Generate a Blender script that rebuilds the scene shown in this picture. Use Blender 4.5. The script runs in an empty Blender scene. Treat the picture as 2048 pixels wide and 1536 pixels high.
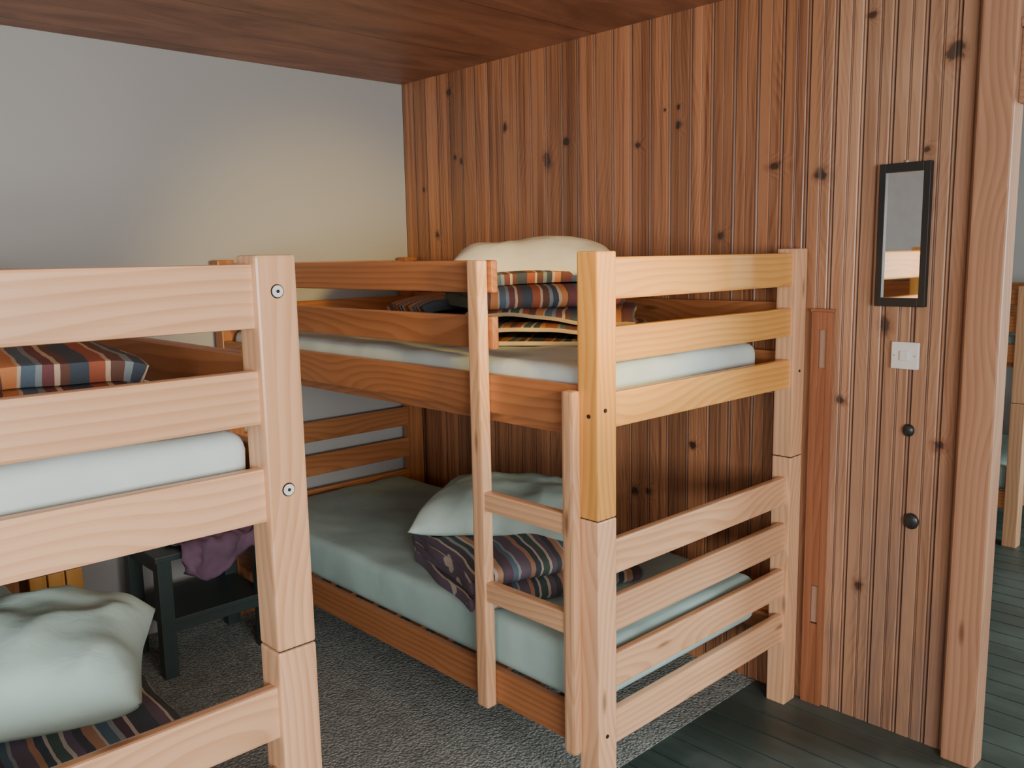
import bpy, bmesh, math, random
from mathutils import Vector, Matrix, noise, Euler
random.seed(4)
scene = bpy.context.scene
COL = scene.collection
HC = 1.6
WX = -3.716     # white wall plane
WY = 2.765      # wood wall plane
CZ = 2.484      # ceiling

# ---------------------------------------------------------------- node helpers
def new_mat(name):
    m = bpy.data.materials.new(name); m.use_nodes = True
    nt = m.node_tree; nt.nodes.clear()
    out = nt.nodes.new('ShaderNodeOutputMaterial')
    b = nt.nodes.new('ShaderNodeBsdfPrincipled')
    nt.links.new(b.outputs[0], out.inputs[0])
    return m, nt, b
def N(nt, t, **kw):
    n = nt.nodes.new(t)
    for k, v in kw.items(): setattr(n, k, v)
    return n
def setin(nt, sock, v):
    if isinstance(v, bpy.types.NodeSocket): nt.links.new(v, sock)
    else: sock.default_value = v
def M(nt, op, a, b=0.0, c=0.0, clamp=False):
    n = nt.nodes.new('ShaderNodeMath'); n.operation = op; n.use_clamp = clamp
    setin(nt, n.inputs[0], a); setin(nt, n.inputs[1], b); setin(nt, n.inputs[2], c)
    return n.outputs[0]
def VM(nt, op, a, b=(0,0,0)):
    n = nt.nodes.new('ShaderNodeVectorMath'); n.operation = op
    setin(nt, n.inputs[0], a); setin(nt, n.inputs[1], b)
    return n.outputs[1] if op in ('LENGTH','DISTANCE','DOT_PRODUCT') else n.outputs[0]
def MIX(nt, f, a, b, mode='MIX'):
    n = nt.nodes.new('ShaderNodeMix'); n.data_type = 'RGBA'; n.blend_type = mode
    setin(nt, n.inputs[0], f)
    for s, v in ((n.inputs[6], a), (n.inputs[7], b)):
        if isinstance(v, tuple) and len(v) == 3: v = (*v, 1)
        setin(nt, s, v)
    return n.outputs[2]
def RAMP(nt, f, stops, interp='LINEAR'):
    n = nt.nodes.new('ShaderNodeValToRGB'); n.color_ramp.interpolation = interp
    cr = n.color_ramp
    while len(cr.elements) < len(stops): cr.elements.new(0.5)
    for e, (p, c) in zip(cr.elements, stops):
        e.position = p; e.color = (*c, 1)
    nt.links.new(f, n.inputs[0]); return n.outputs[0]
def MAPR(nt, v, a, b, c=0.0, d=1.0, smooth=True):
    n = nt.nodes.new('ShaderNodeMapRange')
    if smooth: n.interpolation_type = 'SMOOTHSTEP'
    setin(nt, n.inputs[0], v)
    for i, x in enumerate((a, b, c, d)): n.inputs[i+1].default_value = x
    return n.outputs[0]
def NOISE(nt, vec, scale, detail=3, rough=0.5, dist=0.0):
    n = nt.nodes.new('ShaderNodeTexNoise'); nt.links.new(vec, n.inputs['Vector'])
    n.inputs['Scale'].default_value = scale; n.inputs['Detail'].default_value = detail
    n.inputs['Roughness'].default_value = rough; n.inputs['Distortion'].default_value = dist
    return n.outputs[0]
def BUMP(nt, h, strength, dist, b):
    n = nt.nodes.new('ShaderNodeBump'); n.inputs['Strength'].default_value = strength
    n.inputs['Distance'].default_value = dist
    nt.links.new(h, n.inputs['Height']); nt.links.new(n.outputs[0], b.inputs['Normal'])

# ---------------------------------------------------------------- materials
def pine(name, light, dark, rough=0.42, var=0.25, knots=True):
    """boards: grain along local X, shifted per object"""
    m, nt, b = new_mat(name)
    tc = N(nt, 'ShaderNodeTexCoord'); oi = N(nt, 'ShaderNodeObjectInfo')
    rnd = oi.outputs['Random']
    off = N(nt, 'ShaderNodeCombineXYZ')
    setin(nt, off.inputs[0], M(nt, 'MULTIPLY', rnd, 37.0))
    setin(nt, off.inputs[1], M(nt, 'MULTIPLY_ADD', M(nt,'FRACT',M(nt,'MULTIPLY',rnd,13.7)), 0.08, 0.02))
    setin(nt, off.inputs[2], M(nt, 'MULTIPLY_ADD', M(nt,'FRACT',M(nt,'MULTIPLY',rnd,29.3)), 0.12, 0.03))
    v = VM(nt, 'ADD', tc.outputs['Object'], off.outputs[0])
    vs = VM(nt, 'MULTIPLY', v, (0.9, 9, 9))
    big = NOISE(nt, vs, 1.0, 2, 0.5)
    sx = N(nt, 'ShaderNodeSeparateXYZ'); nt.links.new(v, sx.inputs[0])
    lx = NOISE(nt, VM(nt,'MULTIPLY',v,(1.3,1.5,1.5)), 1.0, 1, 0.4)
    lx = M(nt, 'MULTIPLY', M(nt,'SUBTRACT',lx,0.5), 0.36)
    yy = M(nt, 'ADD', sx.outputs[1], lx)
    r = M(nt, 'SQRT', M(nt,'ADD', M(nt,'MULTIPLY',yy,yy), M(nt,'MULTIPLY',sx.outputs[2],sx.outputs[2])))
    r = M(nt, 'MULTIPLY_ADD', big, 0.014, r)
    ring = M(nt, 'FRACT', M(nt, 'MULTIPLY', r, 52.0))
    ringf = M(nt,'MULTIPLY', MAPR(nt, ring, 0.1, 0.9), MAPR(nt, ring, 1.0, 0.86))
    fine = NOISE(nt, VM(nt,'MULTIPLY',v,(5,160,160)), 1.0, 3, 0.6)
    t = M(nt,'ADD', M(nt,'MULTIPLY',ringf,0.50), M(nt,'MULTIPLY',M(nt,'SUBTRACT',fine,0.5),0.5), clamp=True)
    t = M(nt,'ADD', t, M(nt,'MULTIPLY',M(nt,'SUBTRACT',big,0.5),0.7), clamp=True)
    c = MIX(nt, t, light, dark)
    c = MIX(nt, M(nt,'MULTIPLY',MAPR(nt,big,0.35,0.75),var), c, tuple(x*0.78 for x in dark))
    bright = M(nt,'MULTIPLY_ADD', M(nt,'FRACT',M(nt,'MULTIPLY',rnd,7.1)), 0.22, 0.87)
    hsv = N(nt,'ShaderNodeHueSaturation'); nt.links.new(c, hsv.inputs['Color']); nt.links.new(bright, hsv.inputs['Value'])
    c = hsv.outputs[0]
    if knots:
        vo = N(nt,'ShaderNodeTexVoronoi'); nt.links.new(VM(nt,'MULTIPLY',v,(1.6,7,7)), vo.inputs['Vector']); vo.inputs['Scale'].default_value=1.0
        kn = MAPR(nt, vo.outputs['Distance'], 0.09, 0.02)
        c = MIX(nt, M(nt,'MULTIPLY',kn,0.7), c, (0.12,0.045,0.018))
    nt.links.new(c, b.inputs['Base Color'])
    b.inputs['Roughness'].default_value = rough
    BUMP(nt, t, 0.12, 0.001, b)
    return m

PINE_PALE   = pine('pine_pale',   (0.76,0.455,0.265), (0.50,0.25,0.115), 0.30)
PINE_YELLOW = pine('pine_yellow', (0.80,0.41,0.105), (0.55,0.225,0.045), 0.30)  # on the centre bed's upper end the yellow is warm light painted in
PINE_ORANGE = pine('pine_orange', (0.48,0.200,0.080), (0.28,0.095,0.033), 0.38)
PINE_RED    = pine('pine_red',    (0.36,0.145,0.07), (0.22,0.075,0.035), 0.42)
TRIMW       = pine('trim_pine',   (0.42,0.235,0.140), (0.26,0.125,0.068), 0.42)

KNOTS = [(-2.684,2.015,1.3,1.6),(-2.571,2.083,1.2,.8),(-2.949,2.183,.7,1.3),(-3.343,2.392,.8,1.3),(-3.308,2.084,.7,1),(-3.26,2.06,.6,1.4),
 (-1.998,2.144,.5,1),(-1.996,2.08,.7,1.2),(-2.06,2.143,.4,1),(-2.191,2.027,.9,.8),(-1.592,1.895,1.5,.5),(-1.421,1.851,1.2,.9),
 (-1.804,1.663,1.0,.8),(-1.019,2.171,1.5,1),(-1.189,1.364,1.0,1.5),(-1.005,.998,1.1,.9),
 (-1.084,1.898,.7,.8),(-1.243,.478,.8,1.2),(-1.329,1.105,1.0,.8),(-2.2,.632,1.1,1),(-2.13,.64,.8,1),(-1.917,.865,.9,.8),
 (-3.461,1.719,.8,1.2),(-1.27,2.324,.8,.7),(-3.56,1.95,.6,1.2)]
BW = 0.0935
def wallwood():
    m, nt, b = new_mat('knotty_pine_panelling')
    tc = N(nt,'ShaderNodeTexCoord'); P = tc.outputs['Object']
    s = N(nt,'ShaderNodeSeparateXYZ'); nt.links.new(P, s.inputs[0])
    bx = M(nt,'DIVIDE', M(nt,'SUBTRACT', s.outputs[0], WX), BW)
    idx = M(nt,'FLOOR', bx)
    wn = N(nt,'ShaderNodeTexWhiteNoise'); wn.noise_dimensions='1D'; nt.links.new(idx, wn.inputs['W'])
    rnd = wn.outputs['Value']
    off = N(nt,'ShaderNodeCombineXYZ'); setin(nt, off.inputs[2], M(nt,'MULTIPLY',rnd,31.0)); setin(nt, off.inputs[1], M(nt,'MULTIPLY',rnd,7.0))
    v = VM(nt,'ADD',P,off.outputs[0])
    wob = NOISE(nt, VM(nt,'MULTIPLY',P,(45,45,45)), 1.0, 2, 0.5)
    kd = None
    for (x,z,r,a) in KNOTS:
        d = VM(nt,'LENGTH', VM(nt,'MULTIPLY', VM(nt,'SUBTRACT',P,(x,WY,z)), (1.0/(0.0155*r),0,1.0/(0.0170*r*a))))
        kd = d if kd is None else M(nt,'MINIMUM',kd,d)
    kdw = M(nt,'MULTIPLY_ADD', M(nt,'SUBTRACT',wob,0.5), 1.8, kd)
    infl = MAPR(nt, kd, 4.0, 0.6)
    lx = NOISE(nt, VM(nt,'MULTIPLY',v,(2.2,3.0,0.8)), 1.0, 2, 0.45)
    q = M(nt,'ADD', s.outputs[0], M(nt,'MULTIPLY', M(nt,'SUBTRACT',lx,0.5), 0.40))
    q = M(nt,'MULTIPLY_ADD', infl, 0.03, q)
    ring = M(nt,'FRACT', M(nt,'MULTIPLY', q, 62.0))
    ringf = M(nt,'MULTIPLY', MAPR(nt, ring, 0.1, 0.85), MAPR(nt, ring, 1.0, 0.86))
    streak = NOISE(nt, VM(nt,'MULTIPLY',v,(30,30,0.7)), 1.0, 4, 0.65)
    fine = NOISE(nt, VM(nt,'MULTIPLY',v,(150,150,4)), 1.0, 3, 0.6)
    t = M(nt,'ADD', M(nt,'MULTIPLY',ringf,0.26), M(nt,'MULTIPLY',M(nt,'SUBTRACT',fine,0.5),0.5), clamp=True)
    t = M(nt,'ADD', t, M(nt,'MULTIPLY',M(nt,'SUBTRACT',streak,0.46),2.9), clamp=True)
    pale = MAPR(nt, s.outputs[0], -1.52, -1.30)
    light = MIX(nt, pale, (0.48,0.212,0.100), (0.50,0.285,0.170))
    dark  = MIX(nt, pale, (0.135,0.045,0.021), (0.25,0.118,0.064))
    c = MIX(nt, t, light, dark)
    hsv = N(nt,'ShaderNodeHueSaturation'); nt.links.new(c, hsv.inputs['Color'])
    setin(nt, hsv.inputs['Value'], M(nt,'MULTIPLY_ADD', rnd, 0.48, 0.70))
    c = hsv.outputs[0]
    gr = M(nt,'MULTIPLY', MAPR(nt, s.outputs[2], 1.3, 0.1), M(nt,'MULTIPLY', pale, MAPR(nt, NOISE(nt, VM(nt,'MULTIPLY',P,(9,9,2.5)),1.0,3,0.6), 0.35, 0.65)))
    c = MIX(nt, M(nt,'MULTIPLY',gr,0.5), c, (0.16,0.125,0.115))
    fr = M(nt,'FRACT', bx)
    j = M(nt,'MINIMUM', fr, M(nt,'SUBTRACT',1.0,fr))
    c = MIX(nt, MAPR(nt, j, 0.045, 0.016, 0, 0.88), c, (0.05,0.02,0.012))
    j2 = M(nt,'MINIMUM', M(nt,'ABSOLUTE', M(nt,'SUBTRACT',fr,0.5)), M(nt,'ABSOLUTE', M(nt,'SUBTRACT',fr,0.90)))
    j2 = M(nt,'MULTIPLY', MAPR(nt, j2, 0.040, 0.015, 0, 0.65), MAPR(nt, s.outputs[0], -2.3, -1.5, 0.25, 1.0))
    c = MIX(nt, j2, c, (0.09,0.035,0.02))
    c = MIX(nt, M(nt,'MULTIPLY', MAPR(nt, kdw, 2.3, 1.0), 0.50), c, (0.17,0.06,0.028))
    c = MIX(nt, MAPR(nt, kdw, 1.3, 0.6, 0, 0.90), c, (0.030,0.017,0.012))
    nt.links.new(c, b.inputs['Base Color'])
    b.inputs['Roughness'].default_value = 0.42
    b.inputs['Coat Weight'].default_value = 0.25
    b.inputs['Coat Roughness'].default_value = 0.22
    BUMP(nt, t, 0.15, 0.001, b)
    return m
WALLWOOD = wallwood()

def ceilwood():
    m, nt, b = new_mat('ceiling_wood')
    tc = N(nt,'ShaderNodeTexCoord'); P = tc.outputs['Object']
    s = N(nt,'ShaderNodeSeparateXYZ'); nt.links.new(P, s.inputs[0])
    idx = M(nt,'FLOOR', M(nt,'DIVIDE', s.outputs[0], 0.60))
    wn = N(nt,'ShaderNodeTexWhiteNoise'); wn.noise_dimensions='1D'; nt.links.new(idx, wn.inputs['W'])
    off = N(nt,'ShaderNodeCombineXYZ'); setin(nt, off.inputs[1], M(nt,'MULTIPLY',wn.outputs['Value'],31.0))
    v = VM(nt,'ADD',P,off.outputs[0])
    a = NOISE(nt, VM(nt,'MULTIPLY',v,(6,1.6,1)), 1.0, 5, 0.6, 0.6)
    f = NOISE(nt, VM(nt,'MULTIPLY',v,(60,8,1)), 1.0, 2, 0.6)
    t = M(nt,'ADD', MAPR(nt,a,0.25,0.75), M(nt,'MULTIPLY',M(nt,'SUBTRACT',f,0.5),0.35), clamp=True)
    c = MIX(nt, t, (0.50,0.232,0.128), (0.22,0.092,0.052))
    fr = M(nt,'FRACT', M(nt,'DIVIDE', s.outputs[0], 0.60)); j = M(nt,'MINIMUM', fr, M(nt,'SUBTRACT',1.0,fr))
    c = MIX(nt, MAPR(nt, j, 0.008, 0.003, 0, 0.7), c, (0.06,0.025,0.015))
    nt.links.new(c, b.inputs['Base Color']); b.inputs['Roughness'].default_value = 0.5
    return m
CEIL = ceilwood()

def plaster(name, col, bump=0.12):
    m, nt, b = new_mat(name)
    tc = N(nt,'ShaderNodeTexCoord')
    n1 = NOISE(nt, tc.outputs['Object'], 1.3, 3, 0.5)
    n2 = NOISE(nt, tc.outputs['Object'], 160, 3, 0.6)
    c = MIX(nt, n1, col, tuple(x*0.93 for x in col))
    nt.links.new(c, b.inputs['Base Color']); b.inputs['Roughness'].default_value = 0.75
    BUMP(nt, n2, bump, 0.002, b)
    return m
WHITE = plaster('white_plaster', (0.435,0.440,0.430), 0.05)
WHITE_LIT = plaster('white_plaster_lit', (0.82,0.84,0.84), 0.05)  # plaster lightened on unseen walls in place of light, to brighten the mirror

def carpet():
    m, nt, b = new_mat('carpet_pile')
    tc = N(nt,'ShaderNodeTexCoord'); P = tc.outputs['Object']
    n1 = NOISE(nt, P, 130, 3, 0.6); n2 = NOISE(nt, P, 12, 3, 0.6)
    w = N(nt,'ShaderNodeTexVoronoi'); nt.links.new(P, w.inputs['Vector']); w.inputs['Scale'].default_value = 95
    t = M(nt,'ADD', M(nt,'MULTIPLY',n1,0.7), M(nt,'MULTIPLY',n2,0.3))
    c = RAMP(nt, t, [(0.34,(0.19,0.225,0.215)),(0.5,(0.35,0.39,0.37)),(0.66,(0.55,0.58,0.545))])
    c = MIX(nt, MAPR(nt, w.outputs['Distance'], 0.35, 0.75, 0, 0.5), c, (0.12,0.14,0.135))
    nt.links.new(c, b.inputs['Base Color']); b.inputs['Roughness'].default_value = 0.95
    BUMP(nt, M(nt,'ADD', n1, w.outputs['Distance']), 0.8, 0.006, b)
    return m
CARPET = carpet()

def darkplank():
    m, nt, b = new_mat('dark_floorboards')
    tc = N(nt,'ShaderNodeTexCoord'); P = tc.outputs['Object']
    a = NOISE(nt, VM(nt,'MULTIPLY',P,(2.0,30,1)), 1.0, 4, 0.6)
    s = NOISE(nt, P, 3.0, 3, 0.6)
    c = MIX(nt, a, (0.072,0.110,0.100), (0.032,0.050,0.047))
    c = MIX(nt, M(nt,'MULTIPLY',MAPR(nt,s,0.45,0.7),0.4), c, (0.13,0.175,0.162))
    nt.links.new(c, b.inputs['Base Color'])
    setin(nt, b.inputs['Roughness'], MAPR(nt, s, 0.3, 0.7, 0.34, 0.55))
    BUMP(nt, a, 0.3, 0.002, b)
    return m
PLANK = darkplank()

def cloth(name, col, col2, bump=0.3):
    m, nt, b = new_mat(name)
    tc = N(nt,'ShaderNodeTexCoord'); P = tc.outputs['Object']
    n1 = NOISE(nt, P, 5, 3, 0.5); n2 = NOISE(nt, P, 700, 2, 0.6); n3 = NOISE(nt, P, 16, 3, 0.5, 0.8)
    c = MIX(nt, MAPR(nt,n1,0.3,0.7), col, col2)
    nt.links.new(c, b.inputs['Base Color']); b.inputs['Roughness'].default_value = 0.85
    BUMP(nt, M(nt,'ADD', M(nt,'MULTIPLY',n2,0.1), n3), bump, 0.006, b)
    return m
SHEETW = cloth('pale_mint_sheet', (0.60,0.71,0.70), (0.52,0.63,0.625), 0.15)
SHEETT = cloth('mint_sheet', (0.41,0.59,0.56), (0.35,0.50,0.49), 0.2)
PILLW  = cloth('pillowcase_cream', (0.74,0.71,0.65), (0.66,0.65,0.61), 0.4)
PILLT  = cloth('pillowcase_mint', (0.56,0.74,0.68), (0.46,0.64,0.60), 0.4)
PURPLE = cloth('purple_cloth', (0.23,0.13,0.21), (0.15,0.09,0.14), 0.4)
CREAM  = cloth('cream_binding', (0.58,0.44,0.26), (0.44,0.32,0.18), 0.4)

def stripes(name, axis, period=0.62, shift=0.0, cool=False):
    m, nt, b = new_mat(name)
    uv = N(nt,'ShaderNodeUVMap'); s = N(nt,'ShaderNodeSeparateXYZ'); nt.links.new(uv.outputs[0], s.inputs[0])
    tc = N(nt,'ShaderNodeTexCoord')
    w = NOISE(nt, tc.outputs['Object'], 9, 2, 0.5)
    x = M(nt,'FRACT', M(nt,'ADD', M(nt,'DIVIDE', M(nt,'MULTIPLY_ADD', w, 0.02, s.outputs[axis]), period), shift))
    navy=(0.035,0.060,0.090); rust=(0.36,0.085,0.035); cream=(0.62,0.46,0.31); brown=(0.13,0.050,0.034)
    grey=(0.22,0.28,0.30); orange=(0.60,0.22,0.065); plum=(0.16,0.045,0.050); blue=(0.075,0.13,0.19); green=(0.055,0.105,0.092)
    if cool:
        rust=(0.13,0.10,0.15); orange=(0.46,0.24,0.14); plum=(0.09,0.05,0.08); brown=(0.045,0.06,0.075); blue=(0.08,0.15,0.21)
        cream=(0.58,0.50,0.42); grey=(0.30,0.35,0.36)
    seq=[(navy,4),(rust,3),(cream,1.0),(brown,2.5),(grey,1.6),(navy,2.5),(cream,1.3),(orange,2.6),(brown,1),(plum,3),(blue,2),(grey,1.0),
         (rust,4),(orange,1.8),(navy,2.2),(cream,.8),(green,3),(cream,1),(rust,2.2),(brown,2.4),(orange,2.8),(cream,.8),(blue,2.6),(grey,1.2),(plum,2.4),(cream,1.2),(brown,2)]
    tot=sum(k for _,k in seq); stops=[]; p=0
    for c,k in seq: stops.append((p/tot,c)); p+=k
    c = RAMP(nt, x, stops, 'CONSTANT')
    wv = NOISE(nt, tc.outputs['Object'], 400, 2, 0.6)
    c = MIX(nt, M(nt,'MULTIPLY',wv,0.20), c, (0.26,0.21,0.18))
    nt.links.new(c, b.inputs['Base Color']); b.inputs['Roughness'].default_value = 0.9
    BUMP(nt, wv, 0.5, 0.003, b)
    return m
STR_LOW = stripes('striped_wool_a', 1, 0.46, 0.1, True)
STR_TOP = stripes('striped_wool_b', 1, 0.46, 0.62)
STR_END = stripes('striped_wool_c', 0, 0.50, 0.55)
STR_LONG = stripes('striped_wool_d', 0, 0.44, 0.3)
STR_NEAR = stripes('striped_wool_e', 1, 0.40, 0.72, True)

def plain(name, col, rough=0.5, metal=0.0):
    m, nt, b = new_mat(name)
    tc = N(nt,'ShaderNodeTexCoord'); n = NOISE(nt, tc.outputs['Object'], 25, 3, 0.6)
    c = MIX(nt, n, col, tuple(x*0.8 for x in col)); nt.links.new(c, b.inputs['Base Color'])
    b.inputs['Roughness'].default_value = rough; b.inputs['Metallic'].default_value = metal
    return m
BLACKF = plain('black_frame', (0.014,0.017,0.018), 0.4)
GREENBLK = plain('dark_green_paint', (0.040,0.062,0.060), 0.42)
PLASTIC = plain('white_plastic', (0.78,0.78,0.76), 0.35)
METAL = plain('zinc_metal', (0.65,0.65,0.65), 0.35, 0.7)
DARK = plain('dark_hole', (0.01,0.008,0.006), 0.7)
KNOB = plain('black_knob', (0.022,0.024,0.025), 0.35)
MIRR = plain('mirror_glass', (0.94,0.97,0.98), 0.03, 1.0)
BRASS = plain('hinge_recess', (0.42,0.27,0.19), 0.5)

# ---------------------------------------------------------------- geometry helpers
def link(o, parent=None):
    COL.objects.link(o)
    if parent:
        o.parent = parent
        o.location = Vector(o.location) - parent.location
    return o
def empty(name, loc):
    e = bpy.data.objects.new(name, None); e.location = loc; e.empty_display_size = 0.1
    COL.objects.link(e); return e
def mesh_obj(name, bm, mat, parent=None, loc=(0,0,0), rot=(0,0,0), smooth=False):
    me = bpy.data.meshes.new(name); bm.to_mesh(me); bm.free()
    if mat: me.materials.append(mat)
    if smooth:
        for p in me.polygons: p.use_smooth = True
    o = bpy.data.objects.new(name, me); o.location = loc; o.rotation_euler = rot
    return link(o, parent)
def board(name, parent, x0, x1, y0, y1, z0, z1, mat, bev=0.004, axis=None):
    d = [x1-x0, y1-y0, z1-z0]; c = ((x0+x1)/2, (y0+y1)/2, (z0+z1)/2)
    if axis is None: axis = 'XYZ'[d.index(max(d))]
    if axis == 'X': dims = d; rot = (0,0,0)
    elif axis == 'Y': dims = [d[1], d[0], d[2]]; rot = (0,0,math.pi/2)
    else: dims = [d[2], d[1], d[0]]; rot = (0,-math.pi/2,0)
    bm = bmesh.new(); bmesh.ops.create_cube(bm, size=1)
    bmesh.ops.scale(bm, vec=dims, verts=bm.verts)
    if bev: bmesh.ops.bevel(bm, geom=list(bm.edges), offset=bev, segments=2, affect='EDGES', profile=0.6)
    return mesh_obj(name, bm, mat, parent, c, rot)
def disc(name, parent, loc, r, depth, rot, mat, seg=24):
    bm = bmesh.new()
    bmesh.ops.create_cone(bm, cap_ends=True, segments=seg, radius1=r, radius2=r*0.94, depth=depth)
    return mesh_obj(name, bm, mat, parent, loc, rot)

# ---------------------------------------------------------------- room shell
def beadwall(name, x0, x1, yface, yback, z0, z1):
    k = math.floor((x0-WX)/BW); x = WX + k*BW
    pts = []
    while x < x1:
        b = 0.0010 if x < -1.62 else 0.0034      # shallower beads on the left part of the panelling
        g = 0.003 if x < -1.62 else 0.005
        pts += [(x, g), (x+0.004, 0), (x+BW*0.5-0.006, 0), (x+BW*0.5-0.003, b), (x+BW*0.5, 0), (x+BW*0.5+0.003, b), (x+BW*0.5+0.006, 0),
                (x+BW-0.016, 0), (x+BW-0.0125, b), (x+BW-0.008, 0), (x+BW-0.004, 0)]
        x += BW
    pts = [p for p in pts if x0 <= p[0] <= x1]
    pts = [(x0, 0)] + pts + [(x1, 0)]
    bm = bmesh.new()
    lo = [bm.verts.new((a, yface+b, z0)) for a, b in pts] + [bm.verts.new((x1, yback, z0)), bm.verts.new((x0, yback, z0))]
    hi = [bm.verts.new((v.co.x, v.co.y, z1)) for v in lo]
    n = len(lo)
    for i in range(n):
        bm.faces.new((lo[i], lo[(i+1)%n], hi[(i+1)%n], hi[i]))
    bm.faces.new(lo[::-1]); bm.faces.new(hi)
    return mesh_obj(name, bm, WALLWOOD)
XD0, XD1, ZD = -0.838, 0.10, 2.0    # doorway
YB = WY+0.035
beadwall('wall_back', WX, XD0-0.09, WY, YB, 0, CZ)
beadwall('wall_back_over_door', XD0-0.09, XD1+0.09, WY, YB, 2.2, CZ)
beadwall('wall_back_right', XD1+0.09, 2.5, WY, YB, 0, CZ)
def solid(name, x0,x1,y0,y1,z0,z1,mat):
    bm = bmesh.new(); bmesh.ops.create_cube(bm, size=1)
    for v in bm.verts:
        v.co = Vector(((x0+x1)/2+v.co.x*(x1-x0), (y0+y1)/2+v.co.y*(y1-y0), (z0+z1)/2+v.co.z*(z1-z0)))
    return mesh_obj(name, bm, mat)
solid('wall_left', WX-0.1, WX, -2.7, YB, 0, CZ, WHITE)
solid('wall_front', WX, 2.5, -2.7, -2.6, 0, CZ, WHITE_LIT)
def wall_open(name, x0, x1, ya, yb, wy0, wy1, wz0, wz1):
    bm = bmesh.new()
    for (a,b,c,d) in ((ya,wy0,0,CZ),(wy1,yb,0,CZ),(wy0,wy1,0,wz0),(wy0,wy1,wz1,CZ)):
        r = bmesh.ops.create_cube(bm, size=1)
        for v in r['verts']:
            v.co = Vector(((x0+x1)/2+v.co.x*(x1-x0), (a+b)/2+v.co.y*(b-a), (c+d)/2+v.co.z*(d-c)))
    return mesh_obj(name, bm, WHITE_LIT)
wall_open('wall_right', 2.5, 2.6, -2.6, WY, -1.5, 0.9, 0.9, 2.1)
win = empty('window_1', (2.55,-0.3,1.5))
for nm,(a,b,c,d) in {'jamb_a':(-1.5,-1.44,0.9,2.1),'jamb_b':(0.84,0.9,0.9,2.1),'sill':(-1.5,0.9,0.9,0.96),'head':(-1.5,0.9,2.04,2.1),'mullion':(-0.33,-0.27,0.9,2.1)}.items():
    board(nm, win, 2.52,2.58,a,b,c,d, PLASTIC, 0.003)
solid('ceiling', WX-0.3, 2.6, -2.7, 6.3, CZ, CZ+0.08, CEIL)
solid('floor', WX-0.3, 2.6, -2.7, 6.3, -0.09, -0.012, PLANK)
fb = bmesh.new()
y = -2.6
while y < 6.1:
    r = bmesh.ops.create_cube(fb, size=1); w = 0.115
    nearroom = y < WY-0.05
    for v in r['verts']:
        v.co = Vector(((-1.62+2.5)/2+v.co.x*4.12 if nearroom else (WX+2.5)/2+v.co.x*(2.5-WX), y+w/2+v.co.y*(w-0.007), -0.006+v.co.z*0.012))
    y += w
mesh_obj('floor_boards', fb, PLANK)
cb = bmesh.new(); r = bmesh.ops.create_cube(cb, size=1)
for v in cb.verts: v.co = Vector(((WX-1.62)/2+v.co.x*(-1.62-WX), (-2.6+WY)/2+v.co.y*(WY+2.6), -0.005+v.co.z*0.014))
mesh_obj('floor_carpet', cb, CARPET)
solid('baseboard_left', WX, WX+0.012, -2.6, 1.66, 0.002, 0.06, WHITE)

# doorway casing + post
board('trim_1', None, XD0-0.097, XD0, WY-0.045, YB, 0.0, CZ, TRIMW, 0.006, 'Z')
board('trim_2', None, XD1, XD1+0.10, WY-0.035, YB, 0.0, CZ, TRIMW, 0.006, 'Z')
board('trim_3', None, XD0, XD1, WY-0.02, YB, ZD, ZD+0.2, TRIMW, 0.005, 'X')
board('trim_4', None, XD0, XD1, WY-0.035, WY-0.0, ZD+0.2, ZD+0.225, TRIMW, 0.004, 'X')

# reddish door-edge board with two hinge recesses
ed = empty('door_jamb_board', (-1.393, WY, 0.7))
board('stile_a', ed, -1.430,-1.404, WY-0.018, WY, 0.0, 1.40, PINE_RED, 0.002, 'Z')
board('stile_b', ed, -1.376,-1.357, WY-0.018, WY, 0.0, 1.40, PINE_RED, 0.002, 'Z')
for i,(a,b) in enumerate([(0.0,0.30),(0.44,1.21),(1.34,1.40)]):
    board('core_%d'%i, ed, -1.404,-1.376, WY-0.016, WY, a, b, PINE_RED, 0.001, 'Z')
for i,z in enumerate((0.37,1.275)):
    board('hinge_recess_%d'%i, ed, -1.403,-1.377, WY-0.010, WY-0.002, z-0.066, z+0.066, BRASS, 0.001, 'Z')
board('cap', ed, -1.434,-1.353, WY-0.020, WY, 1.40, 1.410, PINE_RED, 0.002, 'X')

# neighbouring room
solid('wall_next_left', -4.0, -3.9, YB, 6.2, 0, CZ, WHITE)
solid('wall_next_back', -4.0, 2.6, 6.2, 6.3, 0, CZ, WHITE)
solid('wall_next_right', 2.5, 2.6, YB, 6.2, 0, CZ, WHITE)

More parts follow.
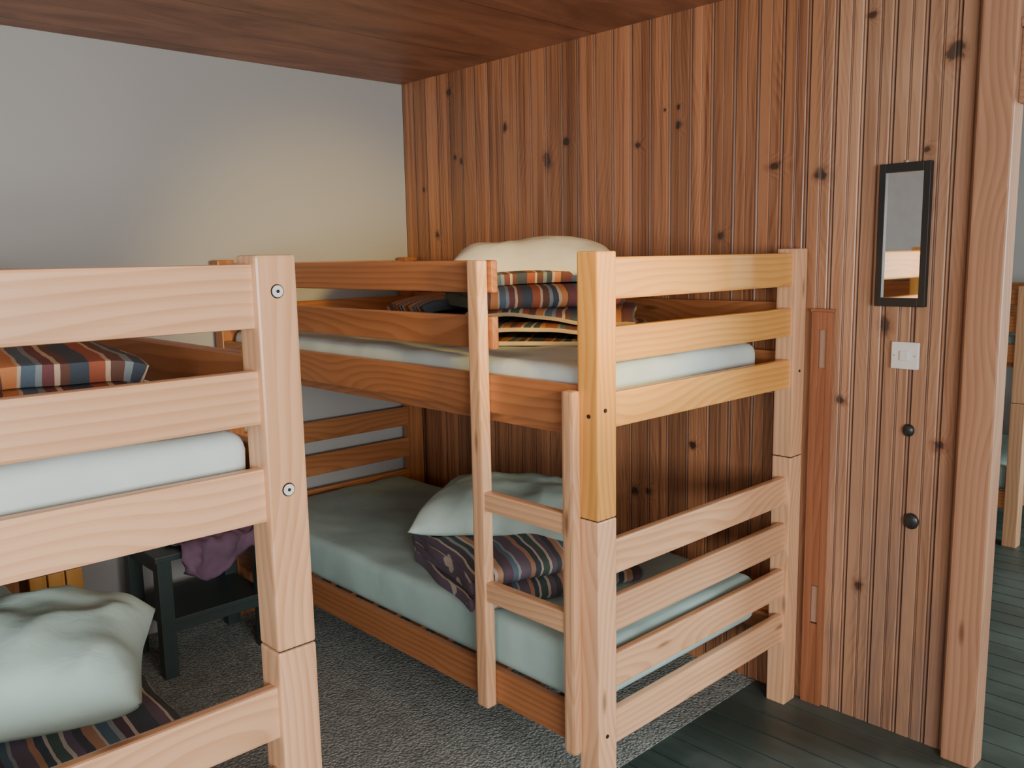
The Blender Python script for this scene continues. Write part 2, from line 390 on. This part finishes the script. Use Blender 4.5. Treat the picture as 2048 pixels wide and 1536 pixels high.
# ---------------------------------------------------------------- bunk bed
RZ_UP = [(1.487,1.597),(1.320,1.415),(1.145,1.242)]
RZ_LO = [(0.735,0.834),(0.568,0.670),(0.403,0.502),(0.235,0.337)]
PW = 0.070; PD = 0.076; JZ = 0.905; TOP = 1.612
def bunk(x1, y0, L=2.23, W=1.077, bolts=False, m_end_up=PINE_PALE, m_end_lo=PINE_PALE, m_side=PINE_ORANGE,
         m_post_up=PINE_PALE, ladder=True, zs=1.0, m_post_near=None):
    x0 = x1-L; y1 = y0+W
    e = empty('bunk_bed', ((x0+x1)/2, (y0+y1)/2, 0))
    pn = 0
    for (px, nearx) in ((x0,False),(x1-PW,True)):
        for (py, front) in ((y0,True),(y1-PD,False)):
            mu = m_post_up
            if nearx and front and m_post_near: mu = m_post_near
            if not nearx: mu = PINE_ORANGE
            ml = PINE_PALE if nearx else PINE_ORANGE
            board('post_lower_%d'%pn, e, px, px+PW, py, py+PD, 0.0, (JZ-0.0025)*zs, ml, 0.004, 'Z')
            board('post_upper_%d'%pn, e, px, px+PW, py, py+PD, JZ*zs, TOP*zs, mu, 0.005, 'Z')
            board('post_joint_%d'%pn, e, px+0.004, px+PW-0.004, py+0.004, py+PD-0.004, (JZ-0.004)*zs, (JZ+0.002)*zs, DARK, 0)
            pn += 1
    rec = 0.014; T = 0.026
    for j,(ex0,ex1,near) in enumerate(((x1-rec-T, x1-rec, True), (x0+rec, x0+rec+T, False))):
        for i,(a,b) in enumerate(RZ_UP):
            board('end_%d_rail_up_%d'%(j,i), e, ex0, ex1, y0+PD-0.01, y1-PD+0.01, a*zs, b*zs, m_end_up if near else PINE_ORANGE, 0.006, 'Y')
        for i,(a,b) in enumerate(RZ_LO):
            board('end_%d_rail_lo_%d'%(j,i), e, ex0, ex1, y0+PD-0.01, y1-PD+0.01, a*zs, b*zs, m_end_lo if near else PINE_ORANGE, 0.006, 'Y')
    fx1 = x1-0.405
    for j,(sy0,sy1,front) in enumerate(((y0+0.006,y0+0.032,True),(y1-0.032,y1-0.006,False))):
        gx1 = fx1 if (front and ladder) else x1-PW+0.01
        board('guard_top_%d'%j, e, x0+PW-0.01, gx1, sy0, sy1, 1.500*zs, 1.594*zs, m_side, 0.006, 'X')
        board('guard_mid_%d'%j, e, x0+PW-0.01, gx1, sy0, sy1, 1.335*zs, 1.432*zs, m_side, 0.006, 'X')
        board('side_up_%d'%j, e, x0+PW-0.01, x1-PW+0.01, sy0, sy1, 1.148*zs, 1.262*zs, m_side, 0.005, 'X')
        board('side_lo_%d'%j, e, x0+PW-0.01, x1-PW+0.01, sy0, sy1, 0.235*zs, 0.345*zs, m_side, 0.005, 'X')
        iy0, iy1 = (sy1, sy1+0.03) if front else (sy0-0.03, sy0)
        board('ledger_up_%d'%j, e, x0+PW, x1-PW, iy0, iy1, 1.118*zs, 1.150*zs, PINE_ORANGE, 0.003, 'X')
        board('ledger_lo_%d'%j, e, x0+PW, x1-PW, iy0, iy1, 0.282*zs, 0.315*zs, PINE_ORANGE, 0.003, 'X')
    for i in range(14):
        sx = x0+PW+0.06+i*(L-2*PW-0.19)/13
        board('slat_up_%d'%i, e, sx, sx+0.07, y0+0.034, y1-0.034, 1.150*zs, 1.166*zs, PINE_ORANGE, 0.002, 'Y')
        board('slat_lo_%d'%i, e, sx, sx+0.07, y0+0.034, y1-0.034, 0.316*zs, 0.332*zs, PINE_ORANGE, 0.002, 'Y')
    if ladder:
        ly0, ly1 = y0-0.034, y0+0.003
        board('ladder_upright_0', e, x1-0.468, x1-0.420, ly0, ly1+0.002, 0.228, 1.594, PINE_PALE, 0.006, 'Z')
        board('ladder_upright_1', e, x1-0.099, x1-0.057, ly0, ly1-0.004, 0.226, 1.252, PINE_PALE, 0.010, 'Z')
        board('rung_0', e, x1-0.425, x1-0.094, ly0+0.006, ly1, 0.856, 0.914, PINE_PALE, 0.006, 'X')
        board('rung_1', e, x1-0.425, x1-0.094, ly0+0.006, ly1, 0.573, 0.634, PINE_PALE, 0.006, 'X')
        disc('bolt_hole_0', e, (x1-PW/2+0.005, y0-0.0005, 1.185), 0.006, 0.003, (math.pi/2,0,0), DARK, 16)
        disc('bolt_hole_1', e, (x1+0.0005, y0+0.03, 1.20), 0.006, 0.003, (0,math.pi/2,0), DARK, 16)
        disc('bolt_hole_2', e, (x1+0.0005, y0+0.035, 0.285), 0.006, 0.003, (0,math.pi/2,0), DARK, 16)
        disc('bolt_hole_3', e, (x1+0.0005, y1-0.035, 1.20), 0.005, 0.003, (0,math.pi/2,0), DARK, 16)
    if bolts:
        for k,z in enumerate((1.55,1.20)):
            disc('bolt_rim_%d'%k, e, (x1+0.0006, y1-PD/2, z), 0.0125, 0.002, (0,math.pi/2,0), DARK, 32)
            disc('bolt_washer_%d'%k, e, (x1+0.0012, y1-PD/2, z), 0.0108, 0.003, (0,math.pi/2,0), PLASTIC, 32)
            disc('bolt_socket_%d'%k, e, (x1+0.002, y1-PD/2, z), 0.0035, 0.003, (0,math.pi/2,0), DARK, 6)
    return e

CX1, CY0 = -1.45, 1.668
LX1, LY0 = -1.36, -0.307
bunk(CX1, CY0, m_end_up=PINE_YELLOW, m_post_near=PINE_YELLOW)
bunk(LX1, LY0, bolts=True)
bunk(-1.405, 5.02, W=1.03, zs=0.87, ladder=False, m_end_up=PINE_ORANGE, m_end_lo=PINE_ORANGE)

def mattress(x0,x1,y0,y1,z0,z1,mat,seed=0):
    bm = bmesh.new(); bmesh.ops.create_cube(bm, size=1)
    c = Vector(((x0+x1)/2,(y0+y1)/2,(z0+z1)/2))
    for v in bm.verts: v.co = Vector((v.co.x*(x1-x0), v.co.y*(y1-y0), v.co.z*(z1-z0)))
    bmesh.ops.bevel(bm, geom=list(bm.edges), offset=0.035, segments=4, affect='EDGES', profile=0.5)
    for i in range(1,60):
        xx = -(x1-x0)/2+i*(x1-x0)/60
        bmesh.ops.bisect_plane(bm, geom=bm.verts[:]+bm.edges[:]+bm.faces[:], plane_co=(xx,0,0), plane_no=(1,0,0))
    for i in range(1,28):
        yy = -(y1-y0)/2+i*(y1-y0)/28
        bmesh.ops.bisect_plane(bm, geom=bm.verts[:]+bm.edges[:]+bm.faces[:], plane_co=(0,yy,0), plane_no=(0,1,0))
    for v in bm.verts:
        if v.co.z > 0:
            n = noise.noise(Vector((v.co.x*4+seed, v.co.y*4, 0)))*0.007 + noise.noise(Vector((v.co.x*9+seed*2, v.co.y*15, 3)))*0.0035
            v.co.z += n
        if abs(v.co.y) > (y1-y0)/2-0.01: v.co.y -= math.copysign(abs(noise.noise(Vector((v.co.x*11, v.co.z*6, seed))))*0.006, v.co.y)
    bmesh.ops.recalc_face_normals(bm, faces=bm.faces)
    return mesh_obj('mattress', bm, mat, None, c, smooth=True)
mattress(CX1-2.14, CX1-0.085, CY0+0.036, CY0+0.925, 1.167, 1.305, SHEETW, 1)
mattress(CX1-2.14, CX1-0.060, CY0+0.034, CY0+0.905, 0.334, 0.500, SHEETT, 2)
mattress(LX1-2.14, LX1-0.060, LY0+0.10, LY0+1.005, 1.167, 1.305, SHEETW, 3)
mattress(LX1-2.14, LX1-0.060, LY0+0.10, LY0+1.005, 0.334, 0.500, SHEETT, 4)
mattress(-3.50, -1.47, 5.08, 5.98, 1.016, 1.14, SHEETT, 5)
mattress(-3.50, -1.47, 5.08, 5.98, 0.292, 0.43, SHEETT, 6)

# ---------------------------------------------------------------- soft goods
def pillow(loc, rot, sx, sy, h, mat, seed=0, wr=0.012, droop=0.0):
    bm = bmesh.new(); nu, nv = 64, 48
    top = {}; bot = {}
    def prof(a): return max(0.0, 1-abs(a)**3.0)
    for i in range(nu+1):
        for j in range(nv+1):
            u = -1+2*i/nu; v = -1+2*j/nv
            x = sx/2*u*(1-0.07*(1-v*v)*u*u); y = sy/2*v*(1-0.09*(1-u*u)*v*v)
            rr = max(0, (abs(u)**4+abs(v)**4)-1.0)
            x *= 1-0.03*rr; y *= 1-0.03*rr
            t = (prof(u)*prof(v))**0.55
            p = Vector((x*5+seed*3.1, y*5, seed))
            rdg = (1-abs(noise.noise(Vector((x*8+seed,y*5+x*3,2)))*2.4))
            n = noise.noise(p)*wr*1.3 + rdg*wr*0.8 + noise.noise(p*3.3)*wr*0.5
            zt = h*0.62*t + n*min(1,t*1.5)
            zb = -h*0.38*t**0.7
            sag = noise.noise(Vector((u*1.5+seed,v*1.5,9)))*0.012 - droop*max(0,-v)**2
            top[i,j] = bm.verts.new((x,y,zt+sag+h*0.38))
            if 0<i<nu and 0<j<nv: bot[i,j] = bm.verts.new((x,y,zb+h*0.38+sag*(1.0 if droop else 0.3)))
            else: bot[i,j] = top[i,j]
    for i in range(nu):
        for j in range(nv):
            bm.faces.new((top[i,j],top[i+1,j],top[i+1,j+1],top[i,j+1]))
            f = (bot[i,j],bot[i,j+1],bot[i+1,j+1],bot[i+1,j])
            if len(set(f))==4:
                try: bm.faces.new(f)
                except ValueError: pass
    return mesh_obj('pillow', bm, mat, None, loc, rot, True)

def blanket(loc, rotz, w, l, layers, sp, th, mat, seed=0, name='folded_blanket', tilt=0.0, rim=None, wave=0.0, soft=1.0):
    pts = []
    rnd = random.Random(seed)
    for i in range(layers):
        z = th/2+i*sp
        r = sp/2
        ww = w*(1-0.05*rnd.random())
        xs = [(-ww/2+r + (ww-2*r)*k/18) for k in range(19)]
        if i % 2: xs = xs[::-1]
        for a in xs: pts.append((a, z+wave*math.sin(a*11+i*1.7)*(i/layers)))
        if i < layers-1:
            s = 1 if i%2==0 else -1
            br = r+0.012+0.014*rnd.random()
            for k in range(1,7):
                an = -math.pi/2+math.pi*k/7
                pts.append((s*(w/2-r+math.cos(an)*br), z+r+math.sin(an)*r*1.05))
    arc = [0]
    for a,b in zip(pts,pts[1:]): arc.append(arc[-1]+math.hypot(a[0]-b[0],a[1]-b[1]))
    bm = bmesh.new(); uvl = bm.loops.layers.uv.new('UVMap'); n = 30
    G = []
    H = th+sp*(layers-1)
    for j in range(n+1):
        t = -0.5+j/n; row = []
        for (px,pz),s in zip(pts,arc):
            hz = max(0,(pz-th/2))/H
            q = Vector((px*3.5+seed, t*l*3.5, 1.0))
            dz = noise.noise(q)*0.034*hz*soft + noise.noise(q*2.6)*0.010*hz*soft
            edge = (abs(t)*2)**4; ex = min(1.0, abs(px)/(w/2))**5
            dy = noise.noise(Vector((px*4,pz*26,seed)))*0.026*soft
            sag = -(0.034*edge + 0.026*ex)*hz*soft
            px2 = px*(1+0.06*noise.noise(Vector((t*3.5,pz*14,seed)))*soft) + 0.02*soft*hz*noise.noise(Vector((t*2,seed,4)))
            row.append(bm.verts.new((px2, t*l+dy*(abs(t)*2)*(1 if t>0 else -1), pz+dz+sag)))
        G.append(row)
    for j in range(n):
        for i in range(len(pts)-1):
            f = bm.faces.new((G[j][i],G[j][i+1],G[j+1][i+1],G[j+1][i]))
            for lp,(ii,jj) in zip(f.loops, ((i,j),(i+1,j),(i+1,j+1),(i,j+1))):
                lp[uvl].uv = (arc[ii], jj/n*l)
    o = mesh_obj(name, bm, mat, None, loc, (tilt,0,rotz), True)
    so = o.modifiers.new('thick','SOLIDIFY'); so.thickness = th; so.offset = 0
    if rim:
        o.data.materials.append(rim); so.material_offset_rim = 1
    be = o.modifiers.new('bev','BEVEL'); be.width = th*0.3; be.segments = 3; be.limit_method='ANGLE'; be.angle_limit=math.radians(60)
    return o
R_ = math.radians
# centre bed, upper bunk : folded blankets + pillow
blanket((-2.10,2.20,1.311), R_(38), 0.62, 0.42, 3, 0.056, 0.014, STR_END, 3, rim=CREAM, wave=0.012)
blanket((-2.26,2.22,1.430), R_(-30), 0.54, 0.52, 3, 0.044, 0.036, STR_TOP, 7, soft=0.8)
blanket((-2.68,2.22,1.311), R_(-15), 0.38, 0.42, 3, 0.052, 0.036, STR_LONG, 17)
pillow((-2.25,2.25,1.552), (0,0.0,R_(40)), 0.60, 0.44, 0.115, PILLW, 1, 0.006, 0.05)
# centre bed, lower bunk
blanket((-2.14,2.04,0.503), R_(-18), 0.56, 0.60, 4, 0.044, 0.036, STR_LOW, 11)
pillow((-2.22,2.09,0.672), (0.02,0.0,R_(32)), 0.66, 0.50, 0.12, PILLT, 2, 0.008, 0.04)
# left bed upper bunk
blanket((-1.86,0.04,1.311), R_(2), 0.50, 0.56, 3, 0.050, 0.038, STR_LONG, 5, soft=0.7)
blanket((-1.86,0.475,1.311), R_(-6), 0.50, 0.29, 3, 0.048, 0.038, STR_TOP, 6, soft=0.7)
# left bed lower bunk
blanket((-1.87,0.36,0.503), R_(-4), 0.54, 0.58, 4, 0.046, 0.036, STR_NEAR, 9)
pillow((-2.00,0.355,0.684), (0.0,0.0,R_(66)), 0.66, 0.52, 0.20, PILLT, 5, 0.014)

# ---------------------------------------------------------------- mirror
mr = empty('wall_mirror', (-1.138, WY, 1.645))
mx0,mx1,mz0,mz1 = -1.217,-1.061,1.425,1.865; fw = 0.021
board('frame_l', mr, mx0, mx0+fw, WY-0.024, WY-0.002, mz0, mz1, BLACKF, 0.002)
board('frame_r', mr, mx1-fw, mx1, WY-0.024, WY-0.002, mz0, mz1, BLACKF, 0.002)
board('frame_t', mr, mx0+fw, mx1-fw, WY-0.024, WY-0.002, mz1-fw*1.3, mz1, BLACKF, 0.002)
board('frame_b', mr, mx0+fw, mx1-fw, WY-0.024, WY-0.002, mz0, mz0+fw*1.3, BLACKF, 0.002)
board('glass', mr, mx0+fw-0.002, mx1-fw+0.002, WY-0.014, WY-0.006, mz0+0.01, mz1-0.01, MIRR, 0)
disc('hanger', mr, ((mx0+mx1)/2, WY-0.006, mz1+0.003), 0.006, 0.004, (math.pi/2,0,0), METAL)
# light switch
sw = empty('light_switch', (-1.118, WY, 1.271))
board('plate', sw, -1.161,-1.075, WY-0.012, WY-0.001, 1.228,1.314, PLASTIC, 0.004)
board('rocker', sw, -1.132,-1.104, WY-0.018, WY-0.010, 1.255,1.287, PLASTIC, 0.003)
for i,x in enumerate((-1.150,-1.086)):
    disc('screw_%d'%i, sw, (x, WY-0.0125, 1.271), 0.003, 0.002, (math.pi/2,0,0), METAL, 12)
# two dark knobs
for (x,z,r) in ((-1.098,1.033,0.0185),(-1.076,0.739,0.024)):
    bm = bmesh.new(); bmesh.ops.create_uvsphere(bm, u_segments=24, v_segments=16, radius=1)
    for v in bm.verts: v.co = Vector((v.co.x*r, v.co.y*0.012, v.co.z*r*1.1))
    mesh_obj('wall_knob', bm, KNOB, None, (x, WY-0.004, z), smooth=True)

# ---------------------------------------------------------------- stool
st = empty('step_stool', (-3.41,1.41,0))
sx0,sx1,sy0_,sy1_ = -3.585,-3.225,1.17,1.63
for i,(x,yy) in enumerate(((sx0,sy0_),(sx1-0.05,sy0_),(sx0,sy1_-0.055),(sx1-0.05,sy1_-0.055))):
    board('leg_%d'%i, st, x, x+0.05, yy, yy+0.055, 0.003, 0.475, GREENBLK, 0.003)
board('top', st, sx0-0.01, sx1+0.01, sy0_-0.01, sy1_+0.01, 0.475, 0.50, GREENBLK, 0.004)
board('shelf', st, sx0+0.005, sx1-0.005, sy0_+0.01, sy1_-0.01, 0.215, 0.237, GREENBLK, 0.003)
for i,yy in enumerate((sy0_+0.012, sy1_-0.037)):
    board('apron_side_%d'%i, st, sx0+0.05, sx1-0.05, yy, yy+0.025, 0.42, 0.475, GREENBLK, 0.002)
board('apron_front', st, sx1-0.035, sx1-0.015, sy0_+0.05, sy1_-0.05, 0.178, 0.215, GREENBLK, 0.002)
# purple cloth draped on stool
bm = bmesh.new(); n = 30; G=[]
for i in range(n+1):
    row=[]
    for j in range(n+1):
        a = i/n; bb = j/n
        yv = sy0_+0.09+bb*0.38
        ln = 0.05+0.10*max(0,1-abs(bb-0.28)*2.2)
        s_ = a*(0.26+ln)
        if s_ < 0.26: x = sx1+0.018-0.26+s_; z = 0.507
        else: x = sx1+0.022+0.012*math.sin(bb*16); z = 0.507-(s_-0.26)
        q = Vector((a*4,bb*5,1.0))
        z += abs(noise.noise(q))*0.06*(1 if s_<0.26 else 0.3); x += abs(noise.noise(q*2))*0.03*(1 if s_>0.26 else 0)
        row.append(bm.verts.new((x,yv+noise.noise(q*1.5)*0.02,z)))
    G.append(row)
for i in range(n):
    for j in range(n): bm.faces.new((G[i][j],G[i+1][j],G[i+1][j+1],G[i][j+1]))
o = mesh_obj('draped_cloth', bm, PURPLE, smooth=True)
s = o.modifiers.new('t','SOLIDIFY'); s.thickness=0.004; s.offset=1
# slatted crate against the white wall between the beds
cr = empty('wooden_crate', (-3.6,0.9,0))
for i in range(3):
    board('slat_%d'%i, cr, -3.52,-3.50, 0.800+i*0.064, 0.858+i*0.064, 0.003, 0.44, PINE_YELLOW, 0.003, 'Z')
board('side_a', cr, -3.69,-3.52, 0.800, 0.815, 0.003, 0.44, PINE_ORANGE, 0.002, 'Z')
board('side_b', cr, -3.69,-3.52, 0.971, 0.986, 0.003, 0.44, PINE_ORANGE, 0.002, 'Z')
board('bottom', cr, -3.69,-3.52, 0.815, 0.971, 0.003, 0.02, PINE_ORANGE, 0.002, 'X')

# ---------------------------------------------------------------- ceiling lamp (above the frame)
LX_, LY_ = -1.80, 1.25
lp = empty('ceiling_lamp', (LX_,LY_,CZ))
disc('base', lp, (LX_,LY_,CZ-0.01), 0.08, 0.02, (0,0,0), PLASTIC, 32)
gm, gnt, gb = new_mat('lamp_globe'); gb.inputs['Base Color'].default_value=(1,0.9,0.7,1)
gb.inputs['Emission Color'].default_value=(1,0.78,0.50,1); gb.inputs['Emission Strength'].default_value=26
bm = bmesh.new(); bmesh.ops.create_uvsphere(bm, u_segments=24, v_segments=14, radius=0.06)
mesh_obj('globe', bm, gm, lp, (LX_,LY_,CZ-0.08), smooth=True)

# ---------------------------------------------------------------- lights
def area(name, loc, target, sx, sy, power, col):
    l = bpy.data.lights.new(name,'AREA'); l.shape='RECTANGLE'; l.size=sx; l.size_y=sy; l.energy=power; l.color=col
    o = bpy.data.objects.new(name,l); o.location=loc
    d = Vector(target)-Vector(loc); o.rotation_euler = d.to_track_quat('-Z','Y').to_euler(); COL.objects.link(o); return o
area('window_daylight', (2.45,-0.3,1.5), (-2.5,0.6,1.1), 2.3, 1.15, 180, (1.0,0.985,0.96))
area('rear_fill', (0.6,-2.5,1.6), (-1.5,2.0,1.2), 1.6, 1.2, 58, (1.0,1.0,0.98))  # added fill from behind, no window there; lifts panelling and pillows
area('next_room_fill', (1.8,4.4,1.7), (-1.5,5.2,1.0), 1.2, 1.2, 130, (0.9,1.0,1.0))  # added source to light the neighbouring room; no window there
sp = bpy.data.lights.new('warm_spot','SPOT'); sp.energy=560; sp.color=(1.0,0.66,0.18); sp.spot_size=R_(26); sp.spot_blend=1.0; sp.shadow_soft_size=0.10
so = bpy.data.objects.new('warm_spot', sp); so.location=(0.9,1.2,1.9)
so.rotation_euler=(Vector((-3.7,2.25,1.36))-so.location).to_track_quat('-Z','Y').to_euler(); COL.objects.link(so)
w = bpy.data.worlds.new('world'); scene.world=w; w.use_nodes=True
w.node_tree.nodes['Background'].inputs[0].default_value=(0.75,0.85,1,1); w.node_tree.nodes['Background'].inputs[1].default_value=0.8

# ---------------------------------------------------------------- camera
R = Vector((0.6877,0.7259,-0.0186)); U = Vector((-0.0925,0.1130,0.9893))
R.normalize(); U = (U - R*U.dot(R)).normalized(); B = R.cross(U)
mat = Matrix(((R.x,U.x,B.x,0),(R.y,U.y,B.y,0),(R.z,U.z,B.z,HC),(0,0,0,1)))
cam = bpy.data.cameras.new('camera'); cam.sensor_width=36; cam.lens=1729/2048*36; cam.clip_start=0.02
co = bpy.data.objects.new('camera', cam); co.matrix_world = mat; COL.objects.link(co)
scene.camera = co
